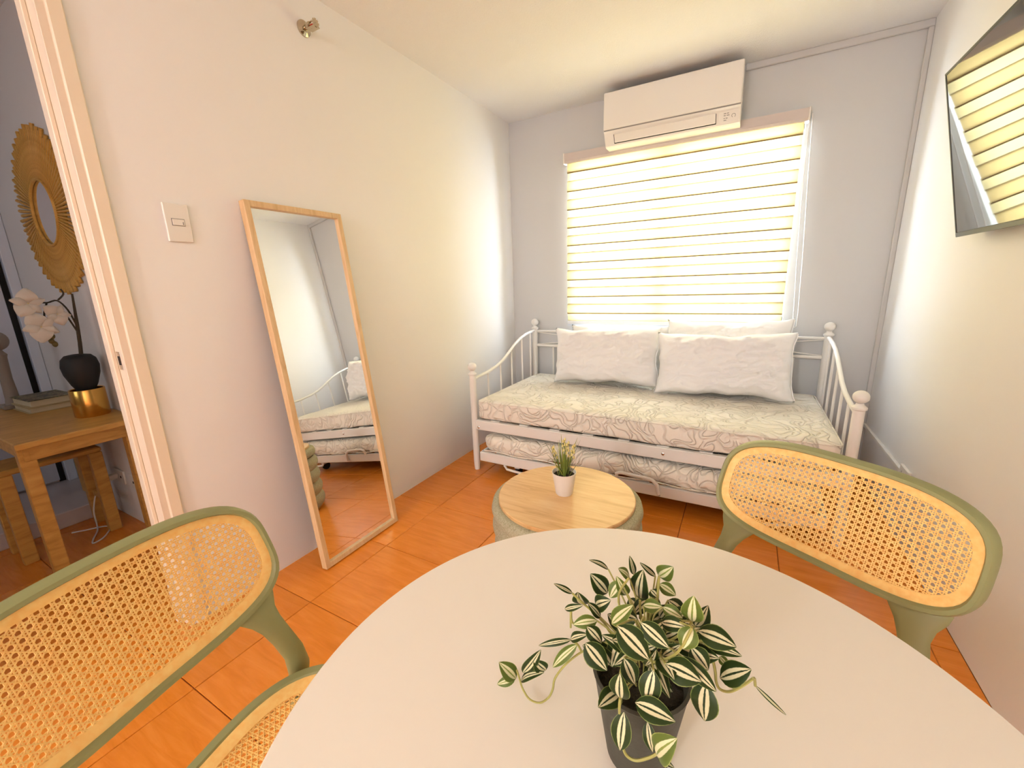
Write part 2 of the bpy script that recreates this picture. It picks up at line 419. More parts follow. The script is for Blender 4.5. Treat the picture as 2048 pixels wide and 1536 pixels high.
def piping(hx, y0, y1, z):
    r = .03; P = []
    for cx, cy, a0 in ((hx - r, y1 - r, 0), (-hx + r, y1 - r, 90), (-hx + r, y0 + r, 180), (hx - r, y0 + r, 270)):
        for k in range(6):
            a = math.radians(a0 + k * 18); P.append((cx + r * math.cos(a), cy + r * math.sin(a), z))
    return P
part('piping', MB().tube(piping(.921, -.453, .441, .116), .004, 6, closed=True), M_matt, mt, True)
# trundle under the bed
td = thing('trundle_bed', 'white metal pull-out trundle frame under the daybed', 'bed', (1.165, 2.5, 0))
part('front_rail', MB().box((-.905, -.43, .08), (.905, -.405, .142), .004), M_white, td)
part('rear_rail', MB().box((-.905, .40, .08), (.905, .425, .142), .004), M_white, td)
for s_ in (-1, 1): part('side_rail', MB().box((s_ * .893 - .012, -.405, .08), (s_ * .893 + .012, .40, .142), .003), M_white, td)
for k in range(8): part('slat', MB().box((-.80 + k * .22, -.405, .128), (-.74 + k * .22, .40, .140)), M_white, td)
part('handle', MB().tube([(-.02, -.432, .145), (-.02, -.445, .176), (0, -.448, .187), (.13, -.448, .183), (.165, -.448, .178), (.19, -.448, .155), (.198, -.446, .105), (.198, -.432, .096)], .0095, 8), M_white, td, True)
for x_ in (-.66, .62):
    for y_ in (-.36, .36):
        part('caster', MB().lathe([(0, -.012), (.03, -.012), (.034, -.008), (.034, .008), (.03, .012), (0, .012)], 18).shift((x_, y_, .034), lambda p: Vector((p.z, p.x, p.y))), M_dark, td, True)
        part('caster_bracket', MB().box((x_ - .018, y_ - .03, .052), (x_ + .018, y_ + .03, .082), .003), M_white, td)
    part('foot_bar', MB().tube([(x_ - .07, -.42, .078), (x_ - .05, -.425, .055), (x_ + .05, -.425, .048), (x_ + .16, -.42, .072)], .008, 8), M_white, td, True)
tm = thing('trundle_mattress', 'thin cream quilted mattress on the trundle below the daybed', 'mattress', (1.165, 2.5, .141))
link('cover', weld(cushion_box((-.885, -.425, 0), (.885, .40, .118), .05, 60, 28, 8, .012, 9).mesh('cover', M_matt)), tm)
part('piping', MB().tube([(-.872, -.425, .02 + .0 * k) for k in range(1)] + [(-.86 + .05 * k, -.433, .018 + .004 * math.sin(k)) for k in range(35)], .004, 6), M_matt, tm, True)

# ---------------------------------------------------------------- pillows
def pillow(w, h, d, seed, n=56, m_=36):
    mb = MB(); rows = {}
    for side in (1, -1):
        rr = []
        for j in range(m_ + 1):
            v = -1 + 2 * j / m_; row = []
            for i in range(n + 1):
                u = -1 + 2 * i / n
                x = u * w / 2 * (1 - .055 * (1 - v * v) * abs(u) ** 3); z = v * h / 2 * (1 - .12 * (1 - u * u) ** .7 * abs(v) ** 3)
                p_ = max(0, (1 - u ** 4) * (1 - v ** 4)) ** .62
                sq = noise.noise(Vector((u * 2.2, v * 1.8, seed)))
                f1 = 1 - abs(noise.noise(Vector((u * 3.5 + v * 1.5, v * 5.5 - u, seed + 5.1))) * 2)
                f2 = 1 - abs(noise.noise(Vector((u * 8 - v * 4, v * 7 + u * 3, seed + 9.3))) * 2)
                e_ = max(0, (1 - abs(u)) * (1 - abs(v)))
                y = side * d / 2 * p_ * (1 + .28 * sq) + side * (.022 * max(0, f1) ** 4 + .013 * max(0, f2) ** 4) * min(1, e_ * 7) - side * .004
                z += .016 * noise.noise(Vector((u * 3.1, seed, v * .8)));  x += .012 * noise.noise(Vector((seed, v * 4, u * .8)))
                if i in (0, n) or j in (0, m_): y = .004 * noise.noise(Vector((u * 6, v * 6, seed)))
                row.append((x, -y, z))
            rr.append(row)
        mb.grid(rr)
    return mb
def place_pillow(label, w, h, d, seed, bottom, lean, yaw, roll=0):
    t_ = thing('pillow', label, 'pillow', bottom, yaw, 'white pillows on the daybed')
    mb = pillow(w, h, d, seed); A = Matrix.Rotation(lean, 3, 'X') @ Matrix.Rotation(roll, 3, 'Y')
    mb.shift((0, 0, 0), lambda p: A @ (p + Vector((0, 0, h / 2))))
    z0 = min(p[2] for p in mb.v); mb.shift((0, 0, -z0))
    link('pillowcase', weld(mb.mesh('pillowcase', M_pillow), 2e-4), t_)
    # hem seam around the open end
    e = MB(); P = [mb.v[j_ * 57 + 56] for j_ in range(1, 36, 2)]
    e.tube(P, .0035, 6); part('hem', e, M_pillow, t_, True); return t_
ZM = .482
place_pillow('white pillow upright behind the front right pillow, touching the blind', .71, .435, .12, 3.7, (1.592, 2.925, ZM), -.07, 0, -.02)
place_pillow('white pillow upright behind the front left pillow, only its top edge showing', .70, .395, .10, 8.2, (.885, 2.955, ZM), -.08, 0)
place_pillow('white creased pillow leaning at the front left of the daybed', .72, .395, .19, 1.3, (.868, 2.705, ZM), -.22, .02, -.02)
place_pillow('white wrinkled pillow leaning at the front right of the daybed', .74, .395, .20, 5.9, (1.585, 2.66, ZM), -.26, .03, -.02)

# ---------------------------------------------------------------- window blind
bl = thing('zebra_blind', 'cream zebra roller blind glowing over the bright window', 'blind', (1.18, D - .030, 2.06))
BW = .696
part('headrail', MB().prism([(-.030, 0), (.029, 0), (.029, -.062), (-.022, -.062), (-.030, -.05)], 'x', -.713, .71), M_head, bl)
for s_ in (-1, 1): part('end_cap', MB().box((s_ * .714 - .004, -.032, -.066), (s_ * .714 + .004, .029, .003), .002), M_plastic, bl)
part('bracket', MB().box((-.70, -.01, .001), (-.665, .029, .006), .001), M_grey, bl)
part('bracket', MB().box((.655, -.01, .001), (.69, .029, .006), .001), M_grey, bl)
ztop, zbot, nb = -.055, -1.165, 18
hb = (ztop - zbot) / nb
for k in range(nb):
    za = ztop - k * hb; zb = za - hb
    if k % 2 == 0:   # near layer bands, lower edge laps over the next
        fb = part('fabric_band', MB().grid([[(-BW, -.004, za + .002), (BW, -.004, za + .002)], [(-BW, -.0075, zb - .009), (BW, -.0075, zb - .009)]]), M_band, bl, fix=False)
        part('hem', MB().box((-BW, -.0088, zb - .0100), (BW, -.0078, zb - .003)), M_hem, fb)
    else:
        fb = part('fabric_band', MB().grid([[(-BW, .006, za + .002), (BW, .006, za + .002)], [(-BW, .004, zb - .003), (BW, .004, zb - .003)]]), M_bandsheer, bl, fix=False)
        part('hem', MB().box((-BW, .0020, zb + .0025), (BW, .0030, zb + .0048)), M_hem2, fb)
part('bottom_bar', MB().box((-BW - .002, -.012, zbot - .028), (BW + .002, .012, zbot), .004), M_winframe, bl)
part('pull_cord', MB().tube([(.717, -.02, -.03), (.720, -.022, -.35), (.735, -.02, -.75), (.755, -.016, -1.14), (.765, -.014, -1.19), (.775, -.014, -1.18), (.775, -.016, -1.1), (.762, -.02, -.75), (.742, -.022, -.35), (.728, -.02, -.03)], .0022, 6), M_plastic, bl, True)

# ---------------------------------------------------------------- air conditioner
ac = thing('air_conditioner', 'cream wall-mounted split air conditioner above the window blind', 'air conditioner', (1.178, D, 2.02))
AW = .384
prof = [(0, .0), (0, .293), (-.155, .295), (-.19, .285), (-.197, .08), (-.188, .072), (-.150, .006), (-.14, 0)]
part('body', MB().prism(prof, 'x', -AW, AW), M_plastic, ac)
part('front_panel', MB().box((-AW - .001, -.206, .088), (AW + .001, -.192, .296), .005), M_plastic, ac)
# local frame of the sloped lower face
p0 = Vector((0, -.188, .072)); p1 = Vector((0, -.150, .006)); sl = (p1 - p0).normalized(); nn = Vector((0, -sl.z, sl.y)); nn = nn if nn.y < 0 else -nn
def slope_box(x0, x1, a, b, h0, h1, bev=.0):
    mb = MB().box((x0, a, h0), (x1, b, h1), bev)
    return mb.shift((0, 0, 0), lambda p: Vector((p.x, 0, 0)) + p0 + sl * p.y + nn * p.z)
part('panel_gap', MB().box((-AW + .002, -.199, .0815), (AW - .002, -.19, .088)), M_grey, ac)
part('louver_gap', slope_box(-.325, .262, .012, .066, -.002, .0012), M_dark, ac)
part('louver', slope_box(-.321, .259, .010, .060, .001, .006, .002), M_plastic, ac)
pn = part('display_panel', slope_box(.275, .375, .008, .068, 0, .002, .001), M_plastic, ac)
for k, (x_, a, b, c_) in enumerate([(.300, .018, .022, .012), (.316, .018, .022, .010), (.300, .028, .032, .010), (.315, .028, .032, .014), (.300, .042, .046, .006), (.310, .042, .046, .010), (.300, .052, .056, .014)]):
    part('icon', slope_box(x_, x_ + c_, a, b, .002, .0026), M_grey, pn)
rg = MB()
for k in range(20):
    a0, a1 = math.radians(120 + 300 * k / 20), math.radians(120 + 300 * (k + 1) / 20)
    q = [(r_ * math.cos(a), r_ * math.sin(a)) for r_, a in ((.008, a0), (.008, a1), (.0105, a1), (.0105, a0))]
    rg.add([Vector((.350 + x_, 0, 0)) + p0 + sl * (.036 + y_) + nn * .0028 for x_, y_ in q], [(0, 1, 2, 3)])
part('power_symbol', rg, M_grey, pn)

# ---------------------------------------------------------------- leaning mirror
ML = 1.515; MWd = .43
mi = thing('leaning_mirror', 'tall leaning floor mirror with pale wooden frame against the left wall', 'mirror', (.173, 1.178, 0))
ang = math.asin((.173 - .016) / ML)
A = Matrix.Rotation(-ang, 3, 'Y')
def mb_mirror(lo, hi, bev=.0): return MB().box(lo, hi, bev).shift((0, 0, .004), lambda p: A @ p)
fw, fd = .022, .032
for nm, lo, hi in (('frame_side', (-fd / 2, -MWd / 2, 0), (fd / 2, -MWd / 2 + fw, ML)), ('frame_side', (-fd / 2, MWd / 2 - fw, 0), (fd / 2, MWd / 2, ML)),
                   ('frame_rail', (-fd / 2, -MWd / 2 + fw, 0), (fd / 2, MWd / 2 - fw, fw)), ('frame_rail', (-fd / 2, -MWd / 2 + fw, ML - fw), (fd / 2, MWd / 2 - fw, ML))):
    part(nm, mb_mirror(lo, hi, .0012), M_frame, mi)
part('glass', mb_mirror((-.008, -MWd / 2 + fw - .002, fw - .002), (.004, MWd / 2 - fw + .002, ML - fw + .002)), M_mirror, mi)
part('backing', mb_mirror((-.014, -MWd / 2 + .01, .01), (-.009, MWd / 2 - .01, ML - .01)), M_dark, mi)

# ---------------------------------------------------------------- light switch
sw = thing('light_switch', 'white rocker light switch plate on the left wall', 'switch', (0, .752, 1.41))
part('plate', MB().box((0, -.036, -.06), (.008, .036, .06), .002), M_plastic, sw)
rk = part('rocker', MB().box((.008, -.017, -.008), (.0115, .017, .011), .001), M_plastic, sw)
part('rocker_mark', MB().box((.0115, .011, -.006), (.0119, .0135, .003)), M_grey, rk)
part('rocker_gap', MB().box((.0078, -.019, -.010), (.0084, .019, .013)), M_grey, sw)

# ---------------------------------------------------------------- wall sprinkler
sp = thing('sprinkler', 'small chrome fire sprinkler head sticking out of the left wall near the ceiling', 'sprinkler', (0, 1.345, 2.218))
ex = lambda p: Vector((p.z, p.x, p.y))
part('escutcheon', MB().lathe([(0, 0), (.030, 0), (.029, .006), (.018, .012), (.012, .014), (0, .014)], 24).shift((0, 0, 0), ex), M_chrome, sp, True)
part('body', MB().lathe([(.010, .012), (.010, .03), (.014, .032), (.014, .042), (.009, .044), (0, .044)], 12).shift((0, 0, 0), ex), M_chrome, sp, True)
for s_ in (-1, 1): part('frame_arm', MB().tube([(.04, 0, s_ * .010), (.052, 0, s_ * .013), (.066, 0, s_ * .006), (.070, 0, 0)], .003, 8), M_chrome, sp, True)
part('glass_bulb', MB().tube([(.044, 0, 0), (.052, 0, 0), (.066, 0, 0)], .0028, 8), mat('red_bulb', (.45, .02, .01), .1), sp, True)
df = MB()
for k in range(8):
    a = k * PI / 4; c_, s_ = math.cos(a), math.sin(a)
    df.add([(.072, .003 * c_ + .004 * s_, .003 * s_ - .004 * c_), (.072, .003 * c_ - .004 * s_, .003 * s_ + .004 * c_), (.074, .016 * c_ - .004 * s_, .016 * s_ + .004 * c_), (.074, .016 * c_ + .004 * s_, .016 * s_ - .004 * c_),
            (.0735, .003 * c_ + .004 * s_, .003 * s_ - .004 * c_), (.0735, .003 * c_ - .004 * s_, .003 * s_ + .004 * c_), (.0755, .016 * c_ - .004 * s_, .016 * s_ + .004 * c_), (.0755, .016 * c_ + .004 * s_, .016 * s_ - .004 * c_)],
           [(0, 1, 2, 3), (4, 5, 6, 7), (0, 1, 5, 4), (1, 2, 6, 5), (2, 3, 7, 6), (3, 0, 4, 7)])
part('deflector', df, M_chrome, sp)
part('water_guard', MB().prism([(-.014, -.012), (.014, -.012), (.016, -.014), (-.016, -.014)], 'x', .03, .078), M_chrome, sp)

# ---------------------------------------------------------------- television
tvl, tvh, tva = .93, .537, math.atan2(.108, .526)
tv = thing('television', 'slim black flat television tilted down on the right wall, reflecting the blind', 'television', (2.30, 2.101 - tvl / 2, 1.288))
A2 = Matrix.Rotation(-tva, 3, 'Y')
def tvb(lo, hi, bev=0): return MB().box(lo, hi, bev).shift((0, 0, 0), lambda p: A2 @ p)
M_tvb = mat('black_plastic', (.02, .02, .02), .35); M_scr = mat('tv_screen', (.05, .05, .047), .03, 0, 1.0)
bsdf(M_scr).inputs['IOR'].default_value = 2.4
part('housing', tvb((.004, -tvl / 2, 0), (.035, tvl / 2, tvh), .004), M_tvb, tv)
part('screen', tvb((.0015, -tvl / 2 + .008, .016), (.0045, tvl / 2 - .008, tvh - .008)), M_scr, tv)
for nm, lo, hi in (('bezel', (0, -tvl / 2, 0), (.006, tvl / 2, .015)), ('bezel', (0, -tvl / 2, tvh - .008), (.006, tvl / 2, tvh)), ('bezel', (0, -tvl / 2, .015), (.006, -tvl / 2 + .008, tvh - .008)), ('bezel', (0, tvl / 2 - .008, .015), (.006, tvl / 2, tvh - .008))):
    part(nm, tvb(lo, hi, .001), M_tvb, tv)
part('wall_bracket', MB().box((.05, -.12, .12), (W - 2.30, .12, .40), .003).box((-.01, -.02, .34), (.055, .02, .38)), M_tvb, tv)

# ---------------------------------------------------------------- right wall outlet
ow = thing('wall_outlet', 'low white power outlet on the right wall behind the right chair', 'outlet', (W, 2.31, .30))
part('plate', MB().box((-.012, -.055, -.035), (0, .055, .035), .003), M_plastic, ow)
for y_ in (-.025, .025):
    for z_ in (-.007, .007): part('slot', MB().box((-.0125, y_ - .001, z_ - .004), (-.0118, y_ + .001, z_ + .004)), M_dark, ow)

# ---------------------------------------------------------------- ottoman and its little plant
OX, OY = 1.138, 1.342
ot = thing('ottoman', 'round sage boucle ottoman with horizontal channels in front of the daybed', 'ottoman', (OX, OY, 0))
part('base', MB().lathe([(0, 0), (.235, 0), (.24, .004), (.24, .02), (0, .02)], 48), M_hallwood, ot, True)
zz = [.02, .098, .176, .254, .332]
for k in range(4):
    z0, z1 = zz[k], zz[k + 1]; r0 = .252 + .005 * k
    part('channel', MB().lathe([(.2, z0 + .002)] + [(r0 + .014 * math.sin(PI * j / 8), z0 + (z1 - z0) * j / 8) for j in range(9)] + [(.2, z1 - .002)], 64), M_boucle, ot, True)
part('lid', MB().lathe([(.2, .334), (.262, .334), (.278, .342), (.282, .360), (.278, .378), (.268, .386), (.254, .386), (0, .386)], 64), M_boucle, ot, True)
part('wooden_top', MB().lathe([(0, .384), (.252, .384), (.2545, .387), (.2545, .398), (.252, .4005), (0, .4005)], 72), M_oak, ot, True)

sp_ = thing('potted_grass', 'small white pot with artificial grass and pale yellow flower spikes on the ottoman', 'plant', (OX - .008, OY + .003, .4005))
M_pot = mat('white_ceramic', (.84, .78, .72), .4)
part('pot', MB().lathe([(0, 0), (.030, 0), (.032, .003), (.0445, .085), (.0455, .088), (.0435, .0885), (.041, .08), (.038, .068), (0, .068)], 28), M_pot, sp_, True)
M_soil = mat('dark_soil', (.035, .025, .012), .9); n = noise_tex(M_soil, coords(M_soil), 120, 4); bump(M_soil, n, 0, 1, .01)
part('soil', MB().lathe([(0, .078), (.02, .079), (.041, .0755)], 20), M_soil, sp_, True)
M_grass = mat('grass_green', (.16, .22, .035), .5); M_grass2 = mat('yellow_green', (.40, .42, .08), .5); M_yel = mat('pale_yellow_flower', (.78, .66, .25), .6)
def blade(base, direc, length, w, curl):
    mb = MB(); d = Vector(direc).normalized(); side = d.cross(Vector((0, 0, 1))); side = side.normalized() if side.length > .01 else Vector((1, 0, 0))
    rows = []; N = 6
    for k in range(N + 1):
        t_ = k / N; p = Vector(base) + d * (length * t_) + Vector((d.x, d.y, 0)) * (curl * t_ * t_) - Vector((0, 0, curl * .4 * t_ * t_))
        ww = w * (1 - t_) ** .7 * (.6 + .8 * t_) + .0002
        rows.append([tuple(p - side * ww), tuple(p + Vector((0, 0, 0)) + d.cross(side) * ww * .5), tuple(p + side * ww)])
    return mb.grid(rows)
for k in range(34):
    a = random.uniform(0, 2 * PI); r_ = random.uniform(.004, .024); el = random.uniform(.25, .62) if k % 3 else random.uniform(.05, .25)
    dv = (math.cos(a) * el, math.sin(a) * el, 1)
    part('leaf', blade((r_ * math.cos(a), r_ * math.sin(a), .076), dv, random.uniform(.08, .155), random.uniform(.0024, .0038), random.uniform(0, .03)), M_grass if k % 4 else M_grass2, sp_, True, fix=False)
for x_, y_, hgt, dx in ((.004, -.004, .128, .012), (.014, .003, .118, .022), (-.014, .0, .10, -.03), (-.002, .006, .135, 0.0)):
    fs = part('flower_spike', MB().tube([(x_, y_, .076), (x_ + dx * .6, y_, .076 + hgt * .6), (x_ + dx, y_, .076 + hgt)], .0014, 6), M_grass, sp_, True)
    bd = MB()
    for k in range(9):
        a = k * 2.4; zz_ = .076 + hgt * (.58 + .05 * k); rr_ = .0075 * (1 - k / 13)
        bd.lathe([(0, -.005), (.0042, -.001), (.0032, .006), (0, .010)], 7, (x_ + dx * (.7 + .04 * k) + rr_ * math.cos(a), y_ + rr_ * math.sin(a), zz_ + .004))
    part('blossom', bd, M_yel, fs, True)

# ---------------------------------------------------------------- round dining table
TX, TY, TZ, TR = 1.615, .350, .71, .393
tb = thing('dining_table', 'round white pedestal dining table in the foreground', 'table', (TX, TY, 0))
part('tabletop', MB().lathe([(0, TZ - .022), (TR - .012, TZ - .022), (TR - .002, TZ - .016), (TR, TZ - .008), (TR - .001, TZ - .003), (TR - .004, TZ), (0, TZ)], 128), M_table, tb, True)
part('pedestal', MB().lathe([(.03, .03), (.034, .06), (.034, TZ - .06), (.05, TZ - .03), (.13, TZ - .026), (.13, TZ - .022), (0, TZ - .022)], 32), M_white, tb, True)
part('base_plate', MB().lathe([(0, 0), (.25, 0), (.255, .004), (.25, .012), (.06, .024), (.035, .034), (0, .034)], 56), M_white, tb, True)

# ---------------------------------------------------------------- cane chairs
CA, CB, CN, CR, CT, CZ = .235, .1155, 3.3, 1.25, .374, .695
def back_map(s_, t_, h=0.0):
    """point on the curved tilted backrest; h = offset towards the sitter"""
    th = s_ / CR; x = (CR - h) * math.sin(th); y = CR - (CR - h) * math.cos(th)
    return Vector((x, y - t_ * math.sin(CT), CZ + t_ * math.cos(CT)))
SA, SB, SN, SY, SZ = .215, .205, 2.9, .275, .455
def seat_map(s_, t_, h=0.0): return Vector((s_, SY + t_, SZ + h - .012 * max(0, 1 - (s_ / SA) ** 2 - (t_ / SB) ** 2)))
def sup(a, b, n, k, N):
    ph = 2 * PI * k / N; c_, s_ = math.cos(ph), math.sin(ph)
    return a * math.copysign(abs(c_) ** (2 / n), c_), b * math.copysign(abs(s_) ** (2 / n), s_)
def sup_pts(a, b, n, N):
    """evenly spaced outline"""
    raw = [sup(a, b, n, k, 720) for k in range(720)]; raw.append(raw[0]); acc = [0]
    for p, q in zip(raw, raw[1:]): acc.append(acc[-1] + math.hypot(q[0] - p[0], q[1] - p[1]))
    out = []; j = 0
    for k in range(N):
        d = acc[-1] * k / N
        while acc[j + 1] < d: j += 1
        u = (d - acc[j]) / max(1e-9, acc[j + 1] - acc[j]); out.append((raw[j][0] + u * (raw[j + 1][0] - raw[j][0]), raw[j][1] + u * (raw[j + 1][1] - raw[j][1])))
    return out
def ring(mp, a, b, n, win, prof, N=96):
    """sweep a closed section around the outline: prof = [(inset 0..1, h)]"""
    rows = []
    for (ins, h) in prof:
        aa, bb = a - win * ins, b - win * ins
        rows.append([tuple(mp(x, y, h)) for x, y in sup_pts(aa, bb, n, N)])
    rows.append(rows[0]); return MB().grid(rows, True)
def cane(mp, a, b, n, pitch, step):
    mb = MB(); inside = lambda x, y: abs(x / a) ** n + abs(y / b) ** n <= 1
    def strand(ox, oy, dx, dy, w, h):
        R_ = a + b; N = int(2 * R_ / .0015); ts = [-R_ + 2 * R_ * k / N for k in range(N + 1)]
        ok = [t_ for t_ in ts if inside(ox + dx * t_, oy + dy * t_)]
        if len(ok) < 3: return
        t0, t1 = ok[0] - .003, ok[-1] + .003; K = max(1, int(round((t1 - t0) / step))); px_, py_ = -dy * w / 2, dx * w / 2
        v = []; f = []
        for k in range(K + 1):
            t_ = t0 + (t1 - t0) * k / K; x, y = ox + dx * t_, oy + dy * t_
            v += [mp(x + px_, y + py_, h - .0007), mp(x - px_, y - py_, h - .0007), mp(x - px_ * .7, y - py_ * .7, h + .0006), mp(x + px_ * .7, y + py_ * .7, h + .0006)]
            if k:
                o = 4 * (k - 1); f += [(o + i, o + (i + 1) % 4, o + 4 + (i + 1) % 4, o + 4 + i) for i in range(4)]
        mb.add(v, f)
    nx, ny = int(a / pitch) + 1, int(b / pitch) + 1; dl = pitch * .165; w = pitch * .155
    for j in range(-ny, ny + 1):
        for s_ in (-1, 1): strand(0, j * pitch + s_ * dl, 1, 0, w, 0)
    for i in range(-nx, nx + 1):
        for s_ in (-1, 1): strand(i * pitch + s_ * dl, 0, 0, 1, w, .0004)
    q = math.sqrt(.5)
    for k in range(-nx - ny - 1, nx + ny + 1):
        c_ = (k + .5) * pitch
        strand(c_ / 2, c_ / 2, q, -q, w * .9, .0009); strand(c_ / 2, -c_ / 2, q, q, w * .9, .0012)
    return mb
def make_chair():
    t_ = thing('dining_chair', 'x', 'chair')
    fr_prof = [(0, -.010), (0, .004), (.25, .011), (.75, .011), (1, .006), (1, -.010), (.7, -.015), (.3, -.015)]
    part('back_frame', ring(back_map, CA, CB, CN, .0125, fr_prof), M_sage, t_, True)
    brd = [(0, -.002), (0, .0035), (.5, .004), (1, .002), (1, -.002)]
    part('back_border', ring(back_map, CA - .011, CB - .011, CN, .017, brd), M_cane, t_, True)
    o = part('back_cane', cane(back_map, CA - .027, CB - .027, CN, .0112, .0224), M_cane, t_, False, fix=False); o['kind'] = 'stuff'
    part('seat_frame', ring(seat_map, SA, SB, SN, .022, [(0, -.028), (0, .002), (.2, .008), (.8, .008), (1, .002), (1, -.028)]), M_sage, t_, True)
    part('seat_border', ring(seat_map, SA - .02, SB - .02, SN, .022, [(0, -.002), (0, .005), (.5, .005), (1, .003), (1, -.002)]), M_cane, t_, True)
    o = part('seat_cane', cane(seat_map, SA - .04, SB - .04, SN, .0112, .05), M_cane, t_, False, fix=False); o['kind'] = 'stuff'
    for s_ in (-1, 1):
        P = [back_map(s_ * .163, -CB + .022, -.006), back_map(s_ * .164, -CB + .004, -.006), back_map(s_ * .167, -CB - .016, -.005), back_map(s_ * .171, -CB - .036, -.003), Vector((s_ * .180, .074, .520)), Vector((s_ * .188, .088, .480)), Vector((s_ * .192, .090, .440)), Vector((s_ * .196, .070, .36)), Vector((s_ * .204, .02, .16)), Vector((s_ * .208, -.02, 0))]
        rr = [(.044, .006), (.040, .009), (.028, .011), (.022, .012), (.020, .013), (.020, .015), (.022, .017), (.019, .016), (.015, .014), (.012, .012)]
        part('leg', MB().tube(P, rr, 14, up=(1, 0, 0)), M_sage, t_, True)
        P = [Vector((s_ * .165, SY + .155, SZ - .012)), Vector((s_ * .175, SY + .165, .36)), Vector((s_ * .19, SY + .19, .15)), Vector((s_ * .20, SY + .205, 0))]
        part('leg', MB().tube(P, [(.022, .020), (.019, .017), (.015, .014), (.012, .012)], 12, up=(1, 0, 0)), M_sage, t_, True)
    return t_
ch = make_chair(); ch.location = (.8946, .1753, 0); ch.rotation_euler = (0, 0, -1.359)
tag(ch, 'sage green chair with cane back at the lower left, beside the doorway', 'chair', 'cane chairs at the round table')
c2 = ch.copy(); C.objects.link(c2); c2.location = (1.8641, .9999, 0); c2.rotation_euler = (0, 0, 2.596)
tag(c2, 'sage green chair with cane back across the table, beside the right wall')
for k in list(ch.children):
    q = k.copy(); C.objects.link(q); q.parent = c2

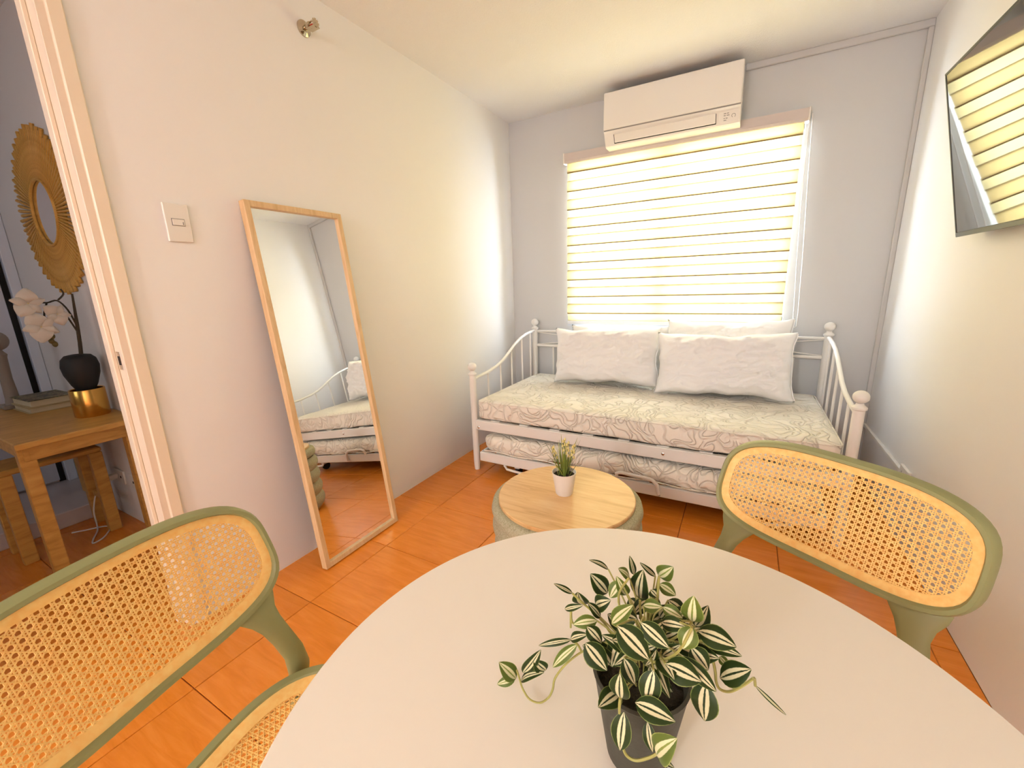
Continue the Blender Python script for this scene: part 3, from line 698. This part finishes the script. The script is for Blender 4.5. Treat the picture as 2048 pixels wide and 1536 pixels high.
# ---------------------------------------------------------------- striped trailing plant on the table
LEAVES=[(1.5994,0.3866,0.847,1.6025,0.3798,0.8906,0.0185),(1.5631,0.3925,0.8383,1.5465,0.3823,0.8648,0.016),(1.6146,0.4014,0.872,1.6287,0.3965,0.8915,0.0141),(1.6096,0.4127,0.8623,1.5946,0.4028,0.881,0.0046),
(1.5877,0.4089,0.8594,1.5839,0.4009,0.8871,0.0056),(1.5603,0.4042,0.8599,1.5413,0.3936,0.8728,0.0048),(1.545,0.365,0.8382,1.541,0.357,0.8584,0.0146),(1.5288,0.3744,0.839,1.5111,0.364,0.8527,0.0047),
(1.5665,0.3443,0.8437,1.5452,0.3333,0.8394,0.0103),(1.5836,0.3351,0.8557,1.6036,0.3312,0.8874,0.012),(1.5575,0.3671,0.8404,1.5749,0.3628,0.8569,0.0134),(1.6091,0.3517,0.8731,1.6272,0.3475,0.8814,0.01),
(1.6278,0.3427,0.8857,1.6451,0.3384,0.8845,0.0095),(1.6277,0.3793,0.8647,1.6448,0.3749,0.8581,0.0118),(1.653,0.3349,0.8872,1.653,0.3276,0.9188,0.0145),(1.6549,0.3596,0.8626,1.6639,0.3538,0.8931,0.0124),
(1.6175,0.3897,0.8722,1.634,0.3852,0.8681,0.0104),(1.5985,0.295,0.8933,1.6257,0.2924,0.8739,0.0184),(1.6158,0.3041,0.8965,1.6394,0.3009,0.8841,0.013),(1.6294,0.3247,0.8849,1.6502,0.321,0.8917,0.0105),
(1.6548,0.3169,0.8972,1.649,0.3086,0.8809,0.0129),(1.6579,0.3357,0.8793,1.6877,0.3336,0.8778,0.0159),(1.6608,0.3423,0.8618,1.6927,0.3405,0.8645,0.0092),(1.6487,0.3098,0.872,1.6759,0.3072,0.8534,0.01),
(1.6545,0.323,0.872,1.6688,0.3181,0.86,0.0136),(1.6375,0.3018,0.8669,1.6649,0.2992,0.8655,0.0166),(1.6783,0.3393,0.8356,1.7001,0.3357,0.8593,0.016),(1.6682,0.3132,0.8504,1.6697,0.3061,0.8209,0.0183),
(1.7063,0.3563,0.8245,1.7304,0.3531,0.8094,0.0024),(1.6303,0.2883,0.87,1.6274,0.2805,0.8428,0.014),(1.6198,0.2743,0.8469,1.6502,0.2723,0.8476,0.014),(1.6043,0.2899,0.8253,1.6052,0.2828,0.8597,0.0144),
(1.6036,0.302,0.8558,1.6147,0.2966,0.8391,0.0125),(1.6116,0.2729,0.8338,1.611,0.2655,0.8023,0.0133),(1.5646,0.3135,0.8436,1.5868,0.3101,0.8261,0.0168),(1.5603,0.3311,0.8452,1.5767,0.3266,0.837,0.012),
(1.6398,0.2595,0.8241,1.6535,0.2546,0.8548,0.0152),(1.6409,0.2597,0.8217,1.653,0.2545,0.8267,0.0032),(1.5466,0.3409,0.8085,1.5237,0.3296,0.7792,0.0093),(1.5404,0.3398,0.8127,1.5089,0.3271,0.8024,0.0054),
(1.54,0.3398,0.813,1.56,0.3359,0.8317,0.0079),(1.472,0.3402,0.7263,1.4558,0.3301,0.7518,0.0149),(1.4711,0.3401,0.726,1.4524,0.3295,0.719,0.0084),(1.4806,0.3417,0.7378,1.5056,0.3387,0.7848,0.0112),
(1.5078,0.3464,0.7506,1.4976,0.3373,0.7685,0.0126),(1.4778,0.3412,0.7253,1.509,0.3393,0.7554,0.009),(1.5293,0.3501,0.8379,1.5507,0.3465,0.854,0.0054),(1.5664,0.3565,0.8377,1.5555,0.3473,0.8583,0.0084),
(1.6765,0.3511,0.8463,1.6839,0.3451,0.8446,0.006),(1.5948,0.337,0.8462,1.5865,0.3283,0.8124,0.0148),(1.611,0.3216,0.8474,1.6289,0.3173,0.8679,0.0109),(1.6324,0.3253,0.8504,1.6466,0.3204,0.8734,0.0092),
(1.5818,0.3713,0.8756,1.574,0.3627,0.8597,0.0109),(1.5883,0.3846,0.8725,1.5783,0.3756,0.8867,0.0092),(1.5889,0.3726,0.861,1.5797,0.3637,0.8864,0.0096),(1.6115,0.3765,0.8726,1.6189,0.3704,0.8711,0.0088),
(1.592,0.367,0.8623,1.6052,0.362,0.8534,0.012),(1.6107,0.3641,0.8698,1.6,0.355,0.857,0.0104),(1.6222,0.3296,0.8649,1.6335,0.3242,0.8888,0.0121),(1.5965,0.3495,0.8521,1.5913,0.3413,0.8723,0.0116),
(1.6232,0.3602,0.8583,1.6308,0.3542,0.8797,0.0107),(1.6422,0.3574,0.8571,1.6367,0.3491,0.8805,0.0105),(1.6206,0.311,0.8482,1.6291,0.3052,0.8739,0.0088),(1.5846,0.3292,0.8126,1.575,0.3202,0.8404,0.0115),
(1.6271,0.2939,0.809,1.6335,0.2877,0.7869,0.0087)]
STEMS=[[[1.5962, 0.3555, 0.8181], [1.5729, 0.3515, 0.8131], [1.5522, 0.348, 0.7971], [1.5378, 0.3455, 0.7803], [1.5267, 0.3435, 0.763], [1.52, 0.3424, 0.7479], [1.5179, 0.342, 0.7341], [1.5129, 0.3412, 0.7203], [1.5053, 0.3345, 0.716], [1.4933, 0.3328, 0.716], [1.483, 0.336, 0.7216], [1.4797, 0.3354, 0.7339], [1.4766, 0.3349, 0.7462]], [[1.6083, 0.2724, 0.8465], [1.608, 0.2723, 0.8333], [1.6108, 0.2728, 0.8056], [1.6127, 0.2731, 0.7935], [1.6167, 0.2738, 0.7878], [1.6235, 0.275, 0.7875], [1.6325, 0.2765, 0.7948], [1.6377, 0.2774, 0.8008]], [[1.645, 0.3335, 0.8607], [1.6621, 0.3365, 0.8695], [1.6696, 0.3378, 0.8574], [1.674, 0.3385, 0.8425], [1.6759, 0.3388, 0.8302], [1.6794, 0.3395, 0.8236], [1.6867, 0.3407, 0.8238], [1.6952, 0.3422, 0.8324], [1.7025, 0.3434, 0.8431]], [[1.6131, 0.3524, 0.8288], [1.6123, 0.3522, 0.8486], [1.6071, 0.3513, 0.8629], [1.6058, 0.3511, 0.878]], [[1.6192, 0.3656, 0.8196], [1.6195, 0.3657, 0.8483], [1.6196, 0.3657, 0.8799], [1.6199, 0.3657, 0.8991]], [[1.595, 0.3614, 0.8122], [1.5779, 0.3585, 0.8199], [1.5664, 0.3565, 0.8367], [1.5498, 0.3536, 0.849], [1.5374, 0.3515, 0.8595]], [[1.6032, 0.3628, 0.8147], [1.591, 0.3607, 0.8321], [1.5834, 0.3594, 0.8669], [1.5925, 0.361, 0.8908]], [[1.6312, 0.3311, 0.8565], [1.6444, 0.3334, 0.8714], [1.653, 0.3349, 0.8864]], [[1.6211, 0.305, 0.865], [1.6268, 0.306, 0.8597], [1.6347, 0.3074, 0.864], [1.6459, 0.3093, 0.8763], [1.6545, 0.3108, 0.9024]], [[1.6125, 0.3157, 0.8433], [1.6023, 0.314, 0.8419], [1.5983, 0.3133, 0.8253]], [[1.5506, 0.3416, 0.8022], [1.5471, 0.341, 0.8087], [1.5404, 0.3398, 0.8127]], [[1.5356, 0.3512, 0.8163], [1.536, 0.3512, 0.838], [1.5392, 0.3518, 0.8216], [1.563, 0.3559, 0.8326]]]
pl = thing('potted_plant', 'artificial striped trailing plant in a dark grey pot on the round table', 'plant', (TX - .003, TY - .012, TZ))
po_ = Vector(pl.location)
M_gpot = mat('dark_grey_pot', (.05, .047, .032), .6); n = noise_tex(M_gpot, coords(M_gpot), 200, 3); bump(M_gpot, n, 0, .12, .002)
part('pot', MB().lathe([(0, 0), (.025, 0), (.030, .004), (.044, .098), (.0455, .101), (.0425, .102), (.040, .09), (.036, .082), (0, .082)], 40), M_gpot, pl, True)
part('soil', MB().lathe([(0, .090), (.02, .091), (.040, .088)], 24), M_soil, pl, True)
def leaf_mat(name, dark, cream, edge, mid):
    M = mat(name, dark, .45, 0, .22); uv = nd(M, 'ShaderNodeUVMap'); sx = nd(M, 'ShaderNodeSeparateXYZ'); ln(M, uv, 0, sx, 0)
    ns = noise_tex(M, None, 9, 2); ln(M, uv, 0, ns, 'Vector')
    sb = nd(M, 'ShaderNodeMath', operation='SUBTRACT'); sb.inputs[1].default_value = .5; ln(M, sx, 0, sb, 0)
    ab = nd(M, 'ShaderNodeMath', operation='ABSOLUTE'); ln(M, sb, 0, ab, 0)
    mn = nd(M, 'ShaderNodeMath', operation='MULTIPLY_ADD'); ln(M, ns, 0, mn, 0); mn.inputs[1].default_value = .03; ln(M, ab, 0, mn, 2)
    r = ramp(M, mn, 0, [(.0, mid), (.05, mid), (.062, cream), (.19, cream), (.215, dark), (.475, dark), (.50, edge)])
    ln(M, r, 0, bsdf(M), 'Base Color'); return M
M_leafA = leaf_mat('striped_dark_leaf', (.020, .038, .006), (.66, .60, .36), (.22, .26, .07), (.018, .035, .01))
M_leafB = leaf_mat('striped_light_leaf', (.10, .14, .022), (.66, .62, .36), (.30, .34, .09), (.22, .27, .06))
M_stem = mat('plant_stem', (.36, .33, .09), .5)
def leaf(base, tip, w, seed):
    rnd = random.Random(seed); B, T_ = Vector(base), Vector(tip); ax = T_ - B; ln_ = ax.length; ax.normalize()
    view = (Vector((1.67, 0, 1.175)) - (B + T_) / 2).normalized()
    nrm = view * 1.1 + Vector((0, 0, .25)) + Vector((rnd.uniform(-.4, .4), rnd.uniform(-.3, .3), rnd.uniform(-.3, .3)))
    nrm = (nrm - ax * nrm.dot(ax)).normalized(); sd = ax.cross(nrm).normalized()
    NU, NV = 6, 9; rows = []; uvs = []
    fold = rnd.uniform(.15, .4); droop = rnd.uniform(.05, .14) * ln_
    for j in range(NV + 1):
        v = j / NV; wd = w / 2 * (math.sin(PI * v ** .85) ** .8 if 0 < v < 1 else 0) + .0004
        row = []
        for i in range(NU + 1):
            u = -1 + 2 * i / NU
            p = B + ax * (ln_ * v) + sd * (wd * u) + nrm * (abs(u) * wd * fold + droop * (math.sin(PI * v)) - .25 * wd * u * u)
            row.append(tuple(p - po_)); uvs.append((i / NU, v))
        rows.append(row)
    mb = MB().grid(rows); me = mb.mesh('leaf', M_leafB if seed // 7 in (2, 8, 9, 11, 12, 14, 16, 20, 36, 38, 41, 42, 48, 52, 53, 54) else M_leafA, 'all', fix=False)
    ul = me.uv_layers.new(name='UVMap')
    for lp in me.loops: ul.data[lp.index].uv = uvs[lp.vertex_index]
    return me
rf = random.Random(21)
for k in range(26):      # small inner leaves filling the crown
    a = rf.uniform(0, 2 * PI); r_ = rf.uniform(.005, .038); z_ = rf.uniform(.812, .868)
    b = Vector((TX + r_ * math.cos(a), TY - .01 + r_ * math.sin(a), z_)); d = Vector((math.cos(a) * .8, math.sin(a) * .8, rf.uniform(-.5, .6))).normalized()
    LEAVES.append((*b, *(b + d * rf.uniform(.022, .036)), rf.uniform(.010, .015)))
for k, q in enumerate(LEAVES): link('leaf', leaf(q[:3], q[3:6], q[6] * 1.22, k * 7 + 1), pl)
def smooth_path(P, n=5):
    P = [Vector(p) for p in P]; out = []
    for i in range(len(P) - 1):
        p0, p1, p2, p3 = P[max(i - 1, 0)], P[i], P[i + 1], P[min(i + 2, len(P) - 1)]
        for k in range(n):
            t_ = k / n; out.append(.5 * ((2 * p1) + (p2 - p0) * t_ + (2 * p0 - 5 * p1 + 4 * p2 - p3) * t_ ** 2 + (3 * p1 - p0 - 3 * p2 + p3) * t_ ** 3))
    out.append(P[-1]); return out
STEMS.append([STEMS[2][-1], [(a + b) / 2 + (.004 if i == 2 else 0) for i, (a, b) in enumerate(zip(STEMS[2][-1], LEAVES[28][:3]))], list(LEAVES[28][:3])])
for q in STEMS: part('stem', MB().tube([p - po_ for p in smooth_path(q)], .0012, 6), M_stem, pl, True)
for kq, q in enumerate(LEAVES):      # leaf stalks back to the crown
    b = Vector(q[:3]); c_ = Vector((TX, TY - .01, max(.80, b.z - .03)))
    if (b - c_).length < (.12 if kq in (3, 4, 5, 7) else .062 if b.z < .86 else .085):
        part('stalk', MB().tube([p - po_ for p in smooth_path([c_ + (b - c_) * .35, (b + c_) / 2 + Vector((0, 0, .006)), b], 4)], .0009, 5), M_stem, pl, True)

# ---------------------------------------------------------------- hall: table, stool and things seen through the doorway
ht = thing('hall_table', 'honey-coloured wooden side table seen through the doorway', 'table', (-1.19, .58, 0))
part('tabletop', MB().box((-.46, -.20, .615), (.465, .197, .64), .004), M_hallwood, ht)
for y_ in (-.165, .150): part('apron', MB().box((-.42, y_ - .01, .55), (.405, y_ + .01, .615), .002), M_hallwood, ht)
for x_ in (-.41, .395): part('apron', MB().box((x_ - .01, -.16, .55), (x_ + .01, .145, .615), .002), M_hallwood, ht)
for x_ in (-.42, .375):
    for y_ in (-.165, .165):
        z0 = .0855 if x_ < -.15 else 0
        part('leg', MB().box((x_ - .024, y_ - .024, z0), (x_ + .024, y_ + .024, .615), .003), M_hallwood, ht)
ws = thing('wooden_stool', 'wooden stool pushed under the hall table', 'stool', (-1.22, .535, 0))
part('seat', MB().box((-.1, -.175, .43), (.12, .175, .455), .006), M_hallwood, ws)
for x_ in (-.08, .1):
    for y_ in (-.15, .15): part('leg', MB().box((x_ - .02, y_ - .024, 0), (x_ + .02, y_ + .024, .43), .003), M_hallwood, ws)
for y_ in (-.15, .15): part('stretcher', MB().box((-.06, y_ - .008, .16), (.08, y_ + .008, .19), .002), M_hallwood, ws)

bk1 = thing('book', 'lower pale hardback book in the stack on the hall table', 'book', (-1.44, .635, .64), .02, 'books on the hall table')
bk2 = thing('book', 'upper book with dark patterned cover in the stack on the hall table', 'book', (-1.45, .64, .668), .05, 'books on the hall table')
M_page = mat('book_pages', (.62, .53, .36), .8); M_cover = mat('pale_cover', (.55, .42, .22), .6); M_cover2 = mat('dark_floral_cover', (.10, .085, .05), .5)
n = noise_tex(M_cover2, coords(M_cover2), 45, 3); r = ramp(M_cover2, n, 0, [(.42, (.06, .05, .03)), (.55, (.30, .24, .12)), (.62, (.10, .12, .05))]); ln(M_cover2, r, 0, bsdf(M_cover2), 'Base Color')
for bk, mc, hh in ((bk1, M_cover, .027), (bk2, M_cover2, .034)):
    part('pages', MB().box((-.112, -.077, .003), (.115, .080, hh - .003)), M_page, bk)
    part('cover', MB().box((-.12, -.085, 0), (.12, .085, .003), .001), M_cover, bk)
    part('cover', MB().box((-.12, -.085, hh - .003), (.12, .085, hh), .001), mc, bk)
    part('spine', MB().box((-.12, .080, .003), (.12, .085, hh - .003)), M_cover, bk)

M_gold = mat('brushed_gold', (.72, .42, .10), .22, 1); M_black = mat('matte_black', (.008, .008, .008), .6)
ov = thing('orchid', 'white artificial orchid in a black bowl on a gold pot on the hall table', 'plant', (-1.0, .69, .64))
part('gold_pot', MB().lathe([(0, 0), (.060, 0), (.063, .004), (.063, .125), (.061, .128), (.057, .125), (.057, .02), (0, .02)], 36), M_gold, ov, True)
part('black_bowl', MB().lathe([(0, .115), (.03, .118), (.046, .15), (.062, .20), (.066, .235), (.060, .268), (.045, .285), (.02, .290), (0, .290)], 32), M_black, ov, True)
def O(y, z, x=-1.0): return (x + 1.0, y - .69, z - .64)
M_bark = mat('orchid_stem', (.05, .035, .015), .7)
part('stem', MB().tube([O(.70, .90), O(.71, .98), O(.717, 1.06), O(.722, 1.12), O(.728, 1.20)], [.008, .0075, .007, .0055, .004], 8), M_bark, ov, True)
for P in ([(.715, 1.06), (.700, 1.13), (.675, 1.172), (.642, 1.165), (.612, 1.168), (.575, 1.17)], [(.712, 1.03), (.69, 1.105), (.668, 1.127)], [(.64, 1.163), (.622, 1.11), (.628, 1.06), (.625, 1.01)], [(.678, 1.175), (.70, 1.20), (.695, 1.222)]):
    part('branch', MB().tube(smooth_path([O(*p) for p in P], 4), .0035, 6), M_bark, ov, True)
M_petal = mat('white_petal', (.70, .64, .54), .7)
def petal(c, direc, ln_, w, nrm):
    d = Vector(direc).normalized(); n_ = Vector(nrm); n_ = (n_ - d * n_.dot(d)).normalized(); s_ = d.cross(n_); rows = []
    for j in range(7):
        v = j / 6; wd = w / 2 * (math.sin(PI * min(.98, v ** .7)) ** .7 if v > 0 else .1)
        rows.append([tuple(Vector(c) + d * ln_ * v + s_ * wd * u + n_ * (.012 * math.sin(PI * v) - .010 * u * u)) for u in (-1, -.5, 0, .5, 1)])
    return MB().grid(rows)
for fy, fz, sz, tw in ((.578, 1.165, .062, .3), (.596, 1.065, .068, .75), (.655, 1.115, .050, 1.1)):
    fl_ = part('flower', ball(.007, O(fy, fz, -.97), 8), M_yel, ov, True)
    for k in range(5):
        a = tw + k * 2 * PI / 5
        part('petal', petal(O(fy, fz, -.965), (.12, math.cos(a), math.sin(a)), sz * (1 if k % 2 else .85), sz * (1.05 if k % 2 else .6), (1, -.3, .2)), M_petal, fl_, True, fix=False)
for y_, z_ in ((.628, 1.02), (.622, 1.0), (.63, .985)): part('bud', ball(.010, O(y_, z_), 8, 1.3), mat('brown_bud', (.16, .12, .03), .6), ov, True)

go = thing('finial_ornament', 'grey ornament with a round ball top on the hall table beside the books', 'ornament', (-1.60, .565, .64))
M_gw = mat('grey_wash_wood', (.30, .25, .21), .6)
part('base', MB().box((-.045, -.045, 0), (.045, .045, .022), .004), M_gw, go)
part('post', MB().lathe([(.03, .022), (.026, .05), (.022, .15), (.026, .26), (.03, .275), (.02, .29), (.016, .30)], 20), M_gw, go, True)
part('ball', ball(.05, (0, 0, .345), 20), M_gw, go, True)

# sunburst mirror on the hall wall
sm = thing('sunburst_mirror', 'round sunburst mirror with golden rattan rays on the hall wall', 'mirror', (-1.195, HY1, 1.567))
M_ray = wood('rattan_gold', (.52, .25, .035), (.68, .37, .07), (.78, .46, .11), (8, 8, 8), .5)
part('backing', MB().lathe([(0, 0), (.20, 0), (.20, .008), (0, .008)], 40).shift((0, 0, 0), lambda p: Vector((p.x, -p.z, p.y))), M_ray, sm, True)
part('mirror_glass', MB().lathe([(0, .008), (.138, .008), (.138, .012), (0, .012)], 48).shift((0, 0, 0), lambda p: Vector((p.x, -p.z, p.y))), M_mirror, sm, True)
part('inner_ring', MB().tube([(.143 * math.cos(2 * PI * k / 48), -.018, .143 * math.sin(2 * PI * k / 48)) for k in range(48)], .007, 8, closed=True), M_ray, sm, True)
rays = {}
for k in range(96):
    ln_ = [.368, .350, .361, .338][k % 4]
    if ln_ not in rays:
        rays[ln_] = MB().tube([(.145, -.014, 0), (.25, -.012, 0), (ln_, -.008, 0)], [.0045, .0062, .0080], 6).mesh('ray', M_ray, True)
    o = link('ray', rays[ln_], sm); o.rotation_euler = (0, -2 * PI * k / 96, 0)

# hall outlets and white cable
for x_, lb in ((-1.19, 'white power outlet plate with a plug in it, low on the hall wall'), (-1.0, 'empty white power outlet plate low on the hall wall, nearer the door jamb')):
    o = thing('hall_outlet', lb, 'outlet', (x_, HY1, .245), 0, 'hall outlets')
    part('plate', MB().box((-.055, -.009, -.038), (.055, 0, .038), .002), M_plastic, o)
    for s_ in (-.02, .02): part('slot', MB().box((s_ - .006, -.0098, -.006), (s_ + .006, -.0088, .006)), M_dark, o)
cb_ = thing('charger_cable', 'white charger cable plugged into the hall wall and looping onto the floor', 'cable', (-1.19, .75, 0))
part('plug', MB().box((-.04, -.02, .232), (-.005, .02, .262), .004), M_plastic, cb_)
cp = [(-.02, -.015, .245), (-.06, -.03, .235), (-.09, -.06, .17), (-.08, -.09, .08), (-.05, -.10, .02), (.02, -.12, .006), (.10, -.16, .005), (.15, -.175, .005), (.13, -.13, .005), (.05, -.08, .005), (.0, -.085, .006), (-.05, -.15, .005), (-.08, -.19, .005)]
part('cord', MB().tube(smooth_path(cp, 6), .0035, 6), M_plastic, cb_, True)
